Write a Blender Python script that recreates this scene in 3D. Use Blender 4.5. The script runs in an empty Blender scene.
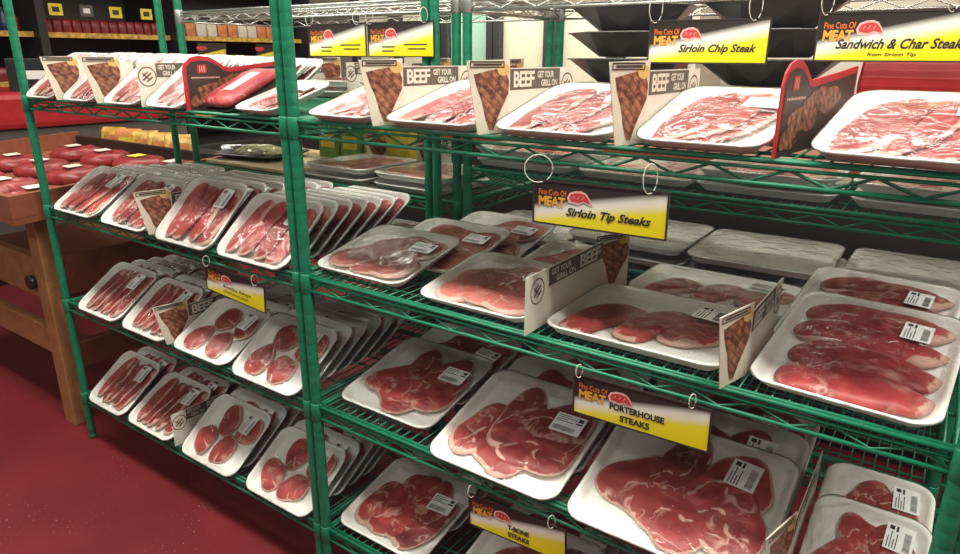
import bpy, bmesh, math, random
from mathutils import Vector, Matrix, noise
rnd = random.Random(7)
scene = bpy.context.scene
COL = scene.collection
PI = math.pi
R = math.radians

# ------------------------------------------------------------------ nodes / materials
def new_mat(name):
    m = bpy.data.materials.new(name); m.use_nodes = True
    nt = m.node_tree; nt.nodes.clear()
    out = nt.nodes.new('ShaderNodeOutputMaterial')
    return m, nt, out
def N(nt, kind, **kw):
    n = nt.nodes.new(kind)
    for k, v in kw.items(): setattr(n, k, v)
    return n
def L(nt, a, b): nt.links.new(a, b)
def ramp(nt, stops, interp='LINEAR'):
    r = N(nt, 'ShaderNodeValToRGB'); r.color_ramp.interpolation = interp
    el = r.color_ramp.elements
    while len(el) < len(stops): el.new(0.5)
    for e, (p, c) in zip(el, stops):
        e.position = p; e.color = (*c, 1)
    return r
def math_n(nt, op, a, b=None, clamp=False):
    n = N(nt, 'ShaderNodeMath', operation=op); n.use_clamp = clamp
    for i, v in enumerate((a, b)):
        if v is None: continue
        if isinstance(v, (int, float)): n.inputs[i].default_value = v
        else: L(nt, v, n.inputs[i])
    return n.outputs[0]
def mixc(nt, fac, a, b):
    n = N(nt, 'ShaderNodeMix', data_type='RGBA')
    if isinstance(fac, (int, float)): n.inputs['Factor'].default_value = fac
    else: L(nt, fac, n.inputs['Factor'])
    for key, v in ((6, a), (7, b)):
        if isinstance(v, tuple): n.inputs[key].default_value = (*v, 1)
        else: L(nt, v, n.inputs[key])
    return n.outputs[2]
def bsdf(nt, out, color=None, rough=.5, metal=0, spec=.5, coat=0):
    b = N(nt, 'ShaderNodeBsdfPrincipled')
    if color is not None:
        if isinstance(color, tuple): b.inputs['Base Color'].default_value = (*color, 1)
        else: L(nt, color, b.inputs['Base Color'])
    b.inputs['Roughness'].default_value = rough
    b.inputs['Metallic'].default_value = metal
    b.inputs['Specular IOR Level'].default_value = spec
    b.inputs['Coat Weight'].default_value = coat
    L(nt, b.outputs[0], out.inputs[0])
    return b
def plain(name, color, rough=.5, metal=0, spec=.5, var=.12, scale=30, coat=0, bump=0):
    m, nt, out = new_mat(name)
    tc = N(nt, 'ShaderNodeTexCoord'); nz = N(nt, 'ShaderNodeTexNoise')
    nz.inputs['Scale'].default_value = scale; nz.inputs['Detail'].default_value = 3
    L(nt, tc.outputs['Object'], nz.inputs['Vector'])
    c0 = tuple(x*(1-var) for x in color); c1 = tuple(min(1, x*(1+var)) for x in color)
    rp = ramp(nt, [(.3, c0), (.7, c1)]); L(nt, nz.outputs['Fac'], rp.inputs[0])
    b = bsdf(nt, out, rp.outputs[0], rough, metal, spec, coat)
    if bump:
        bp = N(nt, 'ShaderNodeBump'); bp.inputs['Strength'].default_value = bump; bp.inputs['Distance'].default_value = .002
        L(nt, nz.outputs['Fac'], bp.inputs['Height']); L(nt, bp.outputs[0], b.inputs['Normal'])
    return m
def meat_mat(name, red, dark, fat, vein=.5, rough=.42):
    m, nt, out = new_mat(name)
    tc = N(nt, 'ShaderNodeTexCoord'); oi = N(nt, 'ShaderNodeObjectInfo')
    off = N(nt, 'ShaderNodeVectorMath', operation='ADD')
    sc = N(nt, 'ShaderNodeVectorMath', operation='SCALE'); sc.inputs[3].default_value = 37.0
    cx = N(nt, 'ShaderNodeCombineXYZ')
    for i in range(3): L(nt, oi.outputs['Random'], cx.inputs[i])
    L(nt, cx.outputs[0], sc.inputs[0]); L(nt, tc.outputs['Object'], off.inputs[0]); L(nt, sc.outputs[0], off.inputs[1])
    def nz(s, d=3, dist=0):
        n = N(nt, 'ShaderNodeTexNoise'); n.inputs['Scale'].default_value = s; n.inputs['Detail'].default_value = d
        n.inputs['Distortion'].default_value = dist
        L(nt, off.outputs[0], n.inputs['Vector']); return n.outputs['Fac']
    base = mixc(nt, math_n(nt, 'MULTIPLY_ADD', nz(22), 1.0), dark, red)
    var = ramp(nt, [(.32, (0, 0, 0)), (.66, (1, 1, 1))]); L(nt, nz(24, 4), var.inputs[0])
    base = mixc(nt, var.outputs[0], dark, red)
    # thin connective seams: ridges of a distorted noise
    r1 = math_n(nt, 'ABSOLUTE', math_n(nt, 'SUBTRACT', nz(13, 2, .9), .5))
    s1 = ramp(nt, [(.0, (1, 1, 1)), (.038, (0, 0, 0))]); L(nt, r1, s1.inputs[0])
    msk = ramp(nt, [(.45, (0, 0, 0)), (.60, (1, 1, 1))]); L(nt, nz(17, 1), msk.inputs[0])
    r2 = math_n(nt, 'ABSOLUTE', math_n(nt, 'SUBTRACT', nz(60, 2, .6), .5))
    s2 = ramp(nt, [(.0, (1, 1, 1)), (.02, (0, 0, 0))]); L(nt, r2, s2.inputs[0])
    v = math_n(nt, 'ADD', math_n(nt, 'MULTIPLY', math_n(nt, 'MULTIPLY', s1.outputs[0], msk.outputs[0]), vein),
               math_n(nt, 'MULTIPLY', math_n(nt, 'MULTIPLY', s2.outputs[0], msk.outputs[0]), vein*.35), True)
    at = N(nt, 'ShaderNodeAttribute', attribute_name='fat')
    fa = math_n(nt, 'ADD', at.outputs['Fac'], math_n(nt, 'MULTIPLY', math_n(nt, 'SUBTRACT', nz(70, 3), .5), .9))
    fr = ramp(nt, [(.42, (0, 0, 0)), (.62, (1, 1, 1))]); L(nt, fa, fr.inputs[0])
    hv = N(nt, 'ShaderNodeHueSaturation'); L(nt, base, hv.inputs['Color']); L(nt, math_n(nt, 'ADD', math_n(nt, 'MULTIPLY', oi.outputs['Random'], .55), .78), hv.inputs['Value']); base = hv.outputs[0]
    tot = math_n(nt, 'MAXIMUM', v, math_n(nt, 'MULTIPLY', fr.outputs[0], .88))
    col = mixc(nt, tot, base, fat)
    b = bsdf(nt, out, col, rough, 0, .4)
    bp = N(nt, 'ShaderNodeBump'); bp.inputs['Strength'].default_value = .35; bp.inputs['Distance'].default_value = .002
    L(nt, nz(90, 3), bp.inputs['Height']); L(nt, bp.outputs[0], b.inputs['Normal'])
    return m
def film_mat():
    m, nt, out = new_mat('cling_film')
    tc = N(nt, 'ShaderNodeTexCoord'); oi = N(nt, 'ShaderNodeObjectInfo')
    off = N(nt, 'ShaderNodeVectorMath', operation='ADD'); cx = N(nt, 'ShaderNodeCombineXYZ')
    mu = math_n(nt, 'MULTIPLY', oi.outputs['Random'], 23.0)
    L(nt, mu, cx.inputs[0]); L(nt, mu, cx.inputs[1])
    L(nt, tc.outputs['Object'], off.inputs[0]); L(nt, cx.outputs[0], off.inputs[1])
    n1 = N(nt, 'ShaderNodeTexNoise'); n1.inputs['Scale'].default_value = 24; n1.inputs['Detail'].default_value = 3; n1.inputs['Distortion'].default_value = 1.2
    L(nt, off.outputs[0], n1.inputs['Vector'])
    bp = N(nt, 'ShaderNodeBump'); bp.inputs['Strength'].default_value = .55; bp.inputs['Distance'].default_value = .01
    L(nt, n1.outputs['Fac'], bp.inputs['Height'])
    fr = N(nt, 'ShaderNodeFresnel'); fr.inputs['IOR'].default_value = 1.46
    L(nt, bp.outputs[0], fr.inputs['Normal'])
    tr = N(nt, 'ShaderNodeBsdfTransparent'); tr.inputs[0].default_value = (.985, .99, .985, 1)
    gl = N(nt, 'ShaderNodeBsdfGlossy'); gl.inputs['Roughness'].default_value = .09; gl.inputs[0].default_value = (1, 1, 1, 1)
    L(nt, bp.outputs[0], gl.inputs['Normal'])
    mx = N(nt, 'ShaderNodeMixShader')
    L(nt, math_n(nt, 'MULTIPLY', fr.outputs[0], .9, True), mx.inputs[0]); L(nt, tr.outputs[0], mx.inputs[1]); L(nt, gl.outputs[0], mx.inputs[2])
    L(nt, mx.outputs[0], out.inputs[0])
    return m
def clear_mat(name, tint, fac=.12):
    m, nt, out = new_mat(name)
    tr = N(nt, 'ShaderNodeBsdfTransparent'); tr.inputs[0].default_value = (*tint, 1)
    gl = N(nt, 'ShaderNodeBsdfGlossy'); gl.inputs['Roughness'].default_value = .06
    nz = N(nt, 'ShaderNodeTexNoise'); nz.inputs['Scale'].default_value = 12
    bp = N(nt, 'ShaderNodeBump'); bp.inputs['Strength'].default_value = .2; L(nt, nz.outputs['Fac'], bp.inputs['Height']); L(nt, bp.outputs[0], gl.inputs['Normal'])
    mx = N(nt, 'ShaderNodeMixShader'); mx.inputs[0].default_value = fac
    L(nt, tr.outputs[0], mx.inputs[1]); L(nt, gl.outputs[0], mx.inputs[2]); L(nt, mx.outputs[0], out.inputs[0])
    return m
def sign_mat(W, H):
    # black corner fading through white into yellow, printed on the card
    m, nt, out = new_mat('printed_sign_card')
    tc = N(nt, 'ShaderNodeTexCoord'); sp = N(nt, 'ShaderNodeSeparateXYZ'); L(nt, tc.outputs['Object'], sp.inputs[0])
    u = math_n(nt, 'DIVIDE', sp.outputs[0], W); v = math_n(nt, 'DIVIDE', sp.outputs[2], -H)
    d = math_n(nt, 'ADD', math_n(nt, 'MULTIPLY', u, .55), v)
    rp = ramp(nt, [(.0, (.022, .018, .015)), (.56/1.5, (.035, .028, .024)), (.70/1.5, (.72, .71, .66)), (.79/1.5, (.80, .78, .62)), (.98/1.5, (.80, .70, .03)), (1., (.74, .62, .0))])
    L(nt, math_n(nt, 'DIVIDE', d, 1.5), rp.inputs[0])
    bsdf(nt, out, rp.outputs[0], .35, 0, .4)
    return m
def grill_mat():
    m, nt, out = new_mat('printed_grilled_steak')
    tc = N(nt, 'ShaderNodeTexCoord')
    mp = N(nt, 'ShaderNodeMapping'); mp.inputs['Rotation'].default_value = (R(38), 0, 0); L(nt, tc.outputs['Object'], mp.inputs[0])
    w = N(nt, 'ShaderNodeTexWave'); w.bands_direction = 'Z'; w.inputs['Scale'].default_value = 26; w.inputs['Distortion'].default_value = 2.5; w.inputs['Detail'].default_value = 2
    L(nt, mp.outputs[0], w.inputs[0])
    mp2 = N(nt, 'ShaderNodeMapping'); mp2.inputs['Rotation'].default_value = (R(-40), 0, 0); L(nt, tc.outputs['Object'], mp2.inputs[0])
    w2 = N(nt, 'ShaderNodeTexWave'); w2.bands_direction = 'Z'; w2.inputs['Scale'].default_value = 26; w2.inputs['Distortion'].default_value = 2.5
    L(nt, mp2.outputs[0], w2.inputs[0])
    nz = N(nt, 'ShaderNodeTexNoise'); nz.inputs['Scale'].default_value = 80; nz.inputs['Detail'].default_value = 4; L(nt, tc.outputs['Object'], nz.inputs[0])
    c = ramp(nt, [(.35, (.07, .018, .010)), (.66, (.42, .17, .09))]); L(nt, nz.outputs['Fac'], c.inputs[0])
    k = math_n(nt, 'MAXIMUM', w.outputs['Fac'], math_n(nt, 'MULTIPLY', w2.outputs['Fac'], .80))
    rr = ramp(nt, [(.72, (0, 0, 0)), (.95, (1, 1, 1))]); L(nt, k, rr.inputs[0])
    col = mixc(nt, math_n(nt, 'MULTIPLY', rr.outputs[0], .6), c.outputs[0], (.05, .015, .01))
    bsdf(nt, out, col, .45)
    return m
def wood_mat(name, a, b, scale=4):
    m, nt, out = new_mat(name)
    tc = N(nt, 'ShaderNodeTexCoord'); mp = N(nt, 'ShaderNodeMapping'); mp.inputs['Scale'].default_value = (scale, scale, scale)
    L(nt, tc.outputs['Object'], mp.inputs[0])
    w = N(nt, 'ShaderNodeTexNoise'); w.inputs['Scale'].default_value = 3; w.inputs['Detail'].default_value = 6; w.inputs['Distortion'].default_value = 1.5
    L(nt, mp.outputs[0], w.inputs[0])
    rp = ramp(nt, [(.3, a), (.7, b)]); L(nt, w.outputs['Fac'], rp.inputs[0])
    bsdf(nt, out, rp.outputs[0], .5)
    return m
def floor_mat():
    m, nt, out = new_mat('red_painted_floor')
    tc = N(nt, 'ShaderNodeTexCoord')
    n1 = N(nt, 'ShaderNodeTexNoise'); n1.inputs['Scale'].default_value = 3; n1.inputs['Detail'].default_value = 5; L(nt, tc.outputs['Object'], n1.inputs[0])
    rp = ramp(nt, [(.3, (.115, .009, .012)), (.7, (.16, .014, .018))]); L(nt, n1.outputs['Fac'], rp.inputs[0])
    n2 = N(nt, 'ShaderNodeTexNoise'); n2.inputs['Scale'].default_value = 130; n2.inputs['Detail'].default_value = 1; L(nt, tc.outputs['Object'], n2.inputs[0])
    n3 = N(nt, 'ShaderNodeTexNoise'); n3.inputs['Scale'].default_value = 2.2; n3.inputs['Detail'].default_value = 2; L(nt, tc.outputs['Object'], n3.inputs[0])
    sp = ramp(nt, [(.70, (0, 0, 0)), (.74, (1, 1, 1))]); L(nt, n2.outputs['Fac'], sp.inputs[0])
    ar = ramp(nt, [(.45, (0, 0, 0)), (.62, (1, 1, 1))]); L(nt, n3.outputs['Fac'], ar.inputs[0])
    col = mixc(nt, math_n(nt, 'MULTIPLY', math_n(nt, 'MULTIPLY', sp.outputs[0], ar.outputs[0]), .7), rp.outputs[0], (.45, .30, .27))
    b = bsdf(nt, out, col, .55, 0, .18)
    bp = N(nt, 'ShaderNodeBump'); bp.inputs['Strength'].default_value = .08; L(nt, n2.outputs['Fac'], bp.inputs['Height']); L(nt, bp.outputs[0], b.inputs['Normal'])
    return m

M = dict(
    green=plain('green_epoxy_coat', (.006, .17, .085), .38, 0, .5, .15, 60),
    chrome=plain('chrome_wire', (.62, .63, .60), .25, .9),
    foam=plain('white_foam', (.80, .81, .77), .55, 0, .35, .03, 90, bump=.05),
    film=film_mat(),
    paper=plain('label_paper', (.80, .83, .80), .6, 0, .3, .03),
    ink=plain('black_ink', (.02, .018, .016), .6),
    meat=meat_mat('red_beef', (.40, .070, .066), (.24, .030, .033), (.66, .43, .36), .8),
    meat_dark=meat_mat('dark_beef', (.33, .048, .048), (.20, .020, .026), (.60, .38, .32), .65),
    meat_pink=meat_mat('pink_sirloin', (.45, .15, .125), (.33, .075, .065), (.62, .42, .36), .6),
    meat_pale=meat_mat('pale_sliced_beef', (.34, .058, .055), (.22, .03, .032), (.62, .38, .33), .45),
    white=plain('white_card', (.70, .67, .57), .6, 0, .3, .03),
    cream=plain('cream_card', (.66, .60, .48), .6, 0, .3, .05),
    band=plain('taupe_band', (.12, .10, .075), .6, 0, .3, .06),
    brownink=plain('brown_ink', (.16, .08, .05), .6),
    grill=grill_mat(),
    potato=plain('yellow_potato_print', (.62, .42, .14), .6),
    steakred=plain('emblem_red', (.55, .045, .05), .5),
    pinkfat=plain('emblem_fat', (.75, .45, .40), .5),
    gold=plain('logo_gold', (.75, .35, .05), .5),
    orange=plain('logo_orange', (.72, .16, .03), .5),
    redcard=plain('red_card_edge', (.45, .02, .03), .5),
    blackcard=plain('black_card_print', (.035, .025, .02), .45),
    ring=plain('white_plastic_ring', (.60, .58, .50), .3),
    wood=wood_mat('pine_wood', (.30, .13, .045), (.42, .20, .075)),
    wooddark=wood_mat('red_brown_wood', (.20, .055, .025), (.28, .085, .04)),
    black=plain('black_plastic', (.012, .012, .012), .3), platter=plain('black_platter_plastic', (.10, .10, .095), .28, 0, .9),
    darkcase=plain('dark_case_metal', (.018, .017, .016), .5),
    greydark=plain('grey_case_interior', (.10, .085, .075), .6),
    redplastic=plain('red_plastic', (.40, .018, .022), .35),
    redpack=plain('red_packet', (.24, .022, .022), .35, var=.5, scale=25),
    goldpack=plain('gold_packet', (.55, .33, .06), .35, var=.5, scale=30),
    yellow=plain('yellow_card', (.75, .60, .05), .5),
    bluepack=plain('navy_bottle', (.03, .035, .09), .3, var=.4, scale=15),
    orangepack=plain('orange_packet', (.62, .22, .08), .4, var=.3, scale=25),
    greenpack=plain('green_packet', (.16, .36, .06), .5, var=.3, scale=25),
    wallcream=plain('cream_wall_paint', (.62, .58, .48), .7, 0, .2, .04, 3),
    ceil=plain('white_ceiling_paint', (.7, .69, .65), .8),
    glassgreen=clear_mat('freezer_glass', (.84, .93, .89), .16), glassclear=clear_mat('freezer_glass_clear', (.95, .95, .92), .10),
    dome=clear_mat('clear_lid_plastic', (.93, .95, .93), .10),
    salad=plain('mixed_salad', (.45, .42, .22), .6, var=.7, scale=60, bump=.5),
    board=plain('cream_board', (.62, .48, .28), .6),
    steel=plain('brushed_steel', (.45, .45, .43), .35, .8),
    floor=floor_mat(),
    bagfilm=plain('white_fat_cap', (.72, .66, .58), .4, var=.15, scale=25, bump=.3),
)

# ------------------------------------------------------------------ builders
def thing(name, label, cat, loc=(0, 0, 0), rot=(0, 0, 0), group=None):
    o = bpy.data.objects.new(name, None); COL.objects.link(o)
    o.empty_display_size = .05
    o.location = loc; o.rotation_euler = rot
    o['label'] = label; o['category'] = cat
    if group: o['group'] = group
    return o
def link(name, me, parent=None, loc=None, rot=None, scale=None):
    o = bpy.data.objects.new(name, me); COL.objects.link(o)
    if parent: o.parent = parent
    if loc is not None: o.location = loc
    if rot is not None: o.rotation_euler = rot
    if scale is not None: o.scale = scale
    return o
def tag(o, label, cat, group=None):
    o['label'] = label; o['category'] = cat
    if group: o['group'] = group
    return o
def mesh(name, bm, mats, smooth=False):
    me = bpy.data.meshes.new(name); bm.normal_update(); bm.to_mesh(me); bm.free()
    for m in (mats if isinstance(mats, (list, tuple)) else [mats]): me.materials.append(m)
    if smooth:
        me.polygons.foreach_set('use_smooth', [True]*len(me.polygons))
    return me
def obj(name, bm, mats, parent=None, smooth=False):
    return link(name, mesh(name, bm, mats, smooth), parent)
def add_box(bm, lo, hi, mi=0, bev=0):
    x0, y0, z0 = lo; x1, y1, z1 = hi
    vs = [bm.verts.new(p) for p in ((x0,y0,z0),(x1,y0,z0),(x1,y1,z0),(x0,y1,z0),(x0,y0,z1),(x1,y0,z1),(x1,y1,z1),(x0,y1,z1))]
    fs = [bm.faces.new([vs[i] for i in f]) for f in ((0,3,2,1),(4,5,6,7),(0,1,5,4),(1,2,6,5),(2,3,7,6),(3,0,4,7))]
    for f in fs: f.material_index = mi
    if bev:
        es = list({e for f in fs for e in f.edges})
        bmesh.ops.bevel(bm, geom=es, offset=bev, segments=2, affect='EDGES', profile=.6)
def add_tube(bm, pts, r, seg=6, mi=0, closed=False):
    pts = [Vector(p) for p in pts]; n = len(pts); rings = []
    for i, p in enumerate(pts):
        a = pts[(i-1) % n] if (i > 0 or closed) else p
        b = pts[(i+1) % n] if (i < n-1 or closed) else p
        t = (b-a).normalized()
        up = Vector((0, 0, 1)) if abs(t.z) < .95 else Vector((1, 0, 0))
        s = t.cross(up).normalized(); u = s.cross(t)
        rings.append([bm.verts.new(p + (s*math.cos(2*PI*k/seg) + u*math.sin(2*PI*k/seg))*r) for k in range(seg)])
    m = n if closed else n-1
    for i in range(m):
        A, B = rings[i], rings[(i+1) % n]
        for k in range(seg):
            f = bm.faces.new((A[k], A[(k+1) % seg], B[(k+1) % seg], B[k])); f.material_index = mi; f.smooth = True
    if not closed:
        for q in (rings[0][::-1], rings[-1]):
            bm.faces.new(q).material_index = mi
def add_lathe(bm, prof, cx=0, cy=0, seg=14, mi=0, cap=True):
    rings = [[bm.verts.new((cx+r*math.cos(2*PI*k/seg), cy+r*math.sin(2*PI*k/seg), z)) for k in range(seg)] for r, z in prof]
    for A, B in zip(rings, rings[1:]):
        for k in range(seg):
            f = bm.faces.new((A[k], A[(k+1) % seg], B[(k+1) % seg], B[k])); f.material_index = mi
    if cap:
        bm.faces.new(rings[0][::-1]).material_index = mi; bm.faces.new(rings[-1]).material_index = mi
def add_poly(bm, pts, mi=0):
    f = bm.faces.new([bm.verts.new(p) for p in pts]); f.material_index = mi; return f
def rrect(w, l, r, n=6, cx=0, cy=0):
    out = []
    for (sx, sy, a0) in ((1, 1, 0), (-1, 1, 90), (-1, -1, 180), (1, -1, 270)):
        for k in range(n+1):
            a = R(a0 + 90*k/n)
            out.append((cx + sx*(w/2-r) + r*math.cos(a), cy + sy*(l/2-r) + r*math.sin(a)))
    return out
def loft(bm, loops, mi=0, cap0=True, cap1=True):
    vs = [[bm.verts.new(p) for p in lp] for lp in loops]
    n = len(vs[0])
    for A, B in zip(vs, vs[1:]):
        for k in range(n):
            bm.faces.new((A[k], A[(k+1) % n], B[(k+1) % n], B[k])).material_index = mi
    if cap0: bm.faces.new(vs[0][::-1]).material_index = mi
    if cap1: bm.faces.new(vs[-1]).material_index = mi
_txt = {}
def text_bm(bm, s, origin, xd, up, width, height=None, shear=0, weight=0, mi=0, track=1.0):
    key = (s, shear, weight, track)
    if key not in _txt:
        c = bpy.data.curves.new('lettering', 'FONT'); c.body = s; c.shear = shear; c.offset = weight; c.space_character = track
        c.fill_mode = 'FRONT'; c.resolution_u = 3
        o = bpy.data.objects.new('lettering', c); COL.objects.link(o)
        dg = bpy.context.evaluated_depsgraph_get(); dg.update()
        me = o.evaluated_get(dg).to_mesh()
        vs = [(v.co.x, v.co.y) for v in me.vertices]; fs = [tuple(p.vertices) for p in me.polygons]
        o.evaluated_get(dg).to_mesh_clear(); bpy.data.objects.remove(o); bpy.data.curves.remove(c)
        _txt[key] = (vs, fs)
    vs, fs = _txt[key]
    x0 = min(v[0] for v in vs); x1 = max(v[0] for v in vs); y0 = min(v[1] for v in vs); y1 = max(v[1] for v in vs)
    sx = width/(x1-x0); sy = sx if height is None else height/(y1-y0)
    origin = Vector(origin); xd = Vector(xd).normalized(); up = Vector(up).normalized()
    bv = [bm.verts.new(origin + xd*((x-x0)*sx) + up*((y-y0)*sy)) for x, y in vs]
    for f in fs:
        try: bm.faces.new([bv[i] for i in f]).material_index = mi
        except ValueError: pass
def blob(rx, ry, seed, amp=.12, n=28, ph=0):
    r = random.Random(seed); a, b, c = (r.uniform(0, 6.28) for _ in range(3))
    out = []
    for k in range(n):
        t = 2*PI*k/n; s = 1 + amp*math.sin(2*t+a) + amp*.7*math.sin(3*t+b) + amp*.4*math.sin(5*t+c)
        out.append((rx*s*math.cos(t+ph), ry*s*math.sin(t+ph)))
    return out

# ------------------------------------------------------------------ camera
F_PX = 672.44; PITCH = .3168; YAW = .6106; ROLL = .0052
CAMP = Vector((0, -.946, 1.3166))
Fw = Vector((-math.sin(YAW)*math.cos(PITCH), math.cos(YAW)*math.cos(PITCH), -math.sin(PITCH)))
Rw = Vector((math.cos(YAW), math.sin(YAW), 0)); Uw = Rw.cross(Fw)
R2 = Rw*math.cos(ROLL) + Uw*math.sin(ROLL); U2 = -Rw*math.sin(ROLL) + Uw*math.cos(ROLL)
cam = bpy.data.cameras.new('camera'); camo = bpy.data.objects.new('camera', cam); COL.objects.link(camo)
cam.sensor_width = 36; cam.lens = F_PX/960*36; cam.clip_start = .02
mt = Matrix((R2, U2, -Fw)).transposed().to_4x4(); mt.translation = CAMP
camo.matrix_world = mt
scene.camera = camo

# ------------------------------------------------------------------ room
def struct(name, bm, m):
    o = obj(name, bm, m); o['kind'] = 'structure'; return o
XW, YW, XE, YS, ZC = -6.6, 4.6, 4.0, -4.0, 3.1
bm = bmesh.new(); add_box(bm, (XW, YS, -.1), (XE, YW, 0)); struct('floor', bm, M['floor'])
bm = bmesh.new(); add_box(bm, (XW, YS, ZC), (XE, YW, ZC+.1)); struct('ceiling', bm, M['ceil'])
bm = bmesh.new(); add_box(bm, (XW-.1, YS, 0), (XW, YW, ZC)); struct('wall_left', bm, M['wallcream'])
bm = bmesh.new(); add_box(bm, (XW-.1, YW, 0), (XE, YW+.1, ZC)); struct('wall_back', bm, M['wallcream'])

# ------------------------------------------------------------------ wire shelving
def post_mesh(z1, r=.0124):
    bm = bmesh.new(); prof = [(.006, 0), (.0134, .004), (.0134, .012), (.008, .018), (r, .022)]
    z = .05
    while z < z1-.02:
        prof += [(r, z-.0105), (r, z-.0026), (r-.0002, z-.0012), (r-.0002, z+.0012), (r, z+.0026), (r, z+.0105)]; z += .0254
    prof += [(r, z1-.004), (r*.7, z1)]
    add_lathe(bm, prof, seg=14)
    return mesh('post', bm, M['green'], True)
def truss_mesh(length, mat):
    # rods along +x from 0: doubled top rod, bottom rod and zigzag web
    bm = bmesh.new()
    add_tube(bm, [(.004, 0, 0), (length-.004, 0, 0)], .0040)
    add_tube(bm, [(.004, .010, .0005), (length-.004, .010, .0005)], .0034)
    add_tube(bm, [(.004, 0, -.0095), (length-.004, 0, -.0095)], .0028)
    add_tube(bm, [(.004, 0, -.031), (length-.004, 0, -.031)], .0038)
    n = max(3, round(length/.05)); pts = []
    for k in range(n+1): pts.append((min(length-.004, max(.004, length*k/n)), .001, -.010 if k % 2 else -.0295))
    add_tube(bm, pts, .0024, 5)
    return mesh('truss_rail', bm, mat)
def deck_mesh(W, D, mat):
    bm = bmesh.new()
    n = round(W/.0235)
    for k in range(1, n):
        x = W*k/n; s = .0017
        add_tube(bm, [(x, .004, 0), (x, D-.004, 0)], s, 5)
    for y in (.12*D/.46, D/2, D-.12*D/.46):
        add_tube(bm, [(0, y, -.006), (W, y, -.006)], .0030, 6)
    return mesh('wire_deck', bm, mat)
def collar_mesh(mat):
    bm = bmesh.new(); add_lathe(bm, [(.0126, -.038), (.01375, -.036), (.01375, .006), (.0126, .008)], seg=14)
    return mesh('collar', bm, mat, True)
collar_g = collar_mesh(M['green']); collar_c = collar_mesh(M['steel'])
_tr = {}
def truss(length, mat):
    k = (round(length, 3), mat.name)
    if k not in _tr: _tr[k] = truss_mesh(length, mat)
    return _tr[k]
def shelf(parent, W, D, z, mat, collar, dk):
    s = link('shelf', dk, parent, (0, 0, z))
    link('truss_rail', truss(W, mat), s, (0, 0, 0)); link('truss_rail', truss(W, mat), s, (W, D, 0), (0, 0, PI))
    link('truss_rail', truss(D, mat), s, (W, 0, 0), (0, 0, PI/2)); link('truss_rail', truss(D, mat), s, (0, D, 0), (0, 0, -PI/2))
    for x in (0, W):
        for y in (0, D): link('collar', collar, s, (x, y, 0))
    return s
def rack(x0, x1, y0, y1, zs, ztop, label, chrome=None):
    W, D = x1-x0, y1-y0
    t = thing('wire_shelving_rack', label, 'shelf rack', (x0, y0, 0))
    pm = post_mesh(ztop)
    for x in (0, W):
        for y in (0, D): link('post', pm, t, (x, y, 0))
    dk = deck_mesh(W, D, M['green'])
    for z in zs: shelf(t, W, D, z, M['green'], collar_g, dk)
    if chrome:
        s = shelf(t, W, D, chrome, M['chrome'], collar_c, deck_mesh(W, D, M['chrome'])); s['label'] = 'bare chrome top shelf'
    return t
Z = [1.188, .848, .525, .176]
YR = .470
rack(-2.367, -1.1625, 0, YR, Z, 1.88, 'green wire shelving rack at left, full of meat trays, nearest the wooden table')
rack(-1.1345, .080, 0, YR, Z, 1.88, 'green wire shelving rack at right holding the three hanging steak signs')
ZB = [1.188, 1.030, .80, .45]; ZL = [1.188, .930, .70, .40]
rack(-2.317, -1.10, .515, 1.0, ZL, 1.56, 'green wire rack behind the left rack, with chrome top shelf', 1.458)
rack(-1.065, .145, .515, 1.0, ZB, 1.56, 'green wire rack behind the right rack, holding black platters', 1.458)

# ------------------------------------------------------------------ meat
def steak(name, outline, th, fatfn, seed, mat, nr=9):
    n = len(outline); bm = bmesh.new(); fl = bm.verts.layers.float.new('fat')
    ts = [.0]+[((k)/nr)**.8 for k in range(1, nr+1)]
    def hz(x, y, t): return th*(1-t**5)**.55 + .0022*noise.noise(Vector((x*38, y*38, seed*3.1))) * (1-t**3)
    c = bm.verts.new((0, 0, hz(0, 0, 0))); c[fl] = fatfn(0, 0)
    rings = []
    for t in ts[1:]:
        ring = []
        for k, (ox, oy) in enumerate(outline):
            x, y = ox*t, oy*t
            v = bm.verts.new((x, y, max(0, hz(x, y, min(t, .999))) if t < 1 else th*.25)); v[fl] = fatfn(2*PI*k/n, t); ring.append(v)
        rings.append(ring)
    low = []
    for k, (ox, oy) in enumerate(outline):
        v = bm.verts.new((ox*.95, oy*.95, 0)); v[fl] = fatfn(2*PI*k/n, 1); low.append(v)
    rings.append(low)
    for k in range(n): bm.faces.new((c, rings[0][k], rings[0][(k+1) % n]))
    for A, B in zip(rings, rings[1:]):
        for k in range(n): bm.faces.new((A[k], B[k], B[(k+1) % n], A[(k+1) % n]))
    bm.faces.new(low[::-1])
    return mesh(name, bm, mat, True)
def angd(a, b): return abs((a-b+PI) % (2*PI)-PI)
def round_steak(seed, mat, rx=.048, ry=.042, th=.015):
    r = random.Random(seed); fc = r.uniform(0, 6.28); hw = r.uniform(1.0, 2.0); c2 = fc+r.uniform(1.5, 3)
    o = blob(rx, ry, seed*3+1, .07, 40)
    def fat(a, t):
        v = 0
        if angd(a, fc) < hw: v = max(v, (t-.80)/.16)
        else: v = max(v, (t-.87)/.12)
        d = angd(a, c2)
        v = max(v, 1-d/.13 if .28 < t < .95 else 0)
        return max(0, min(1, v))
    return steak('steak', o, th, fat, seed, mat)
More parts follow.
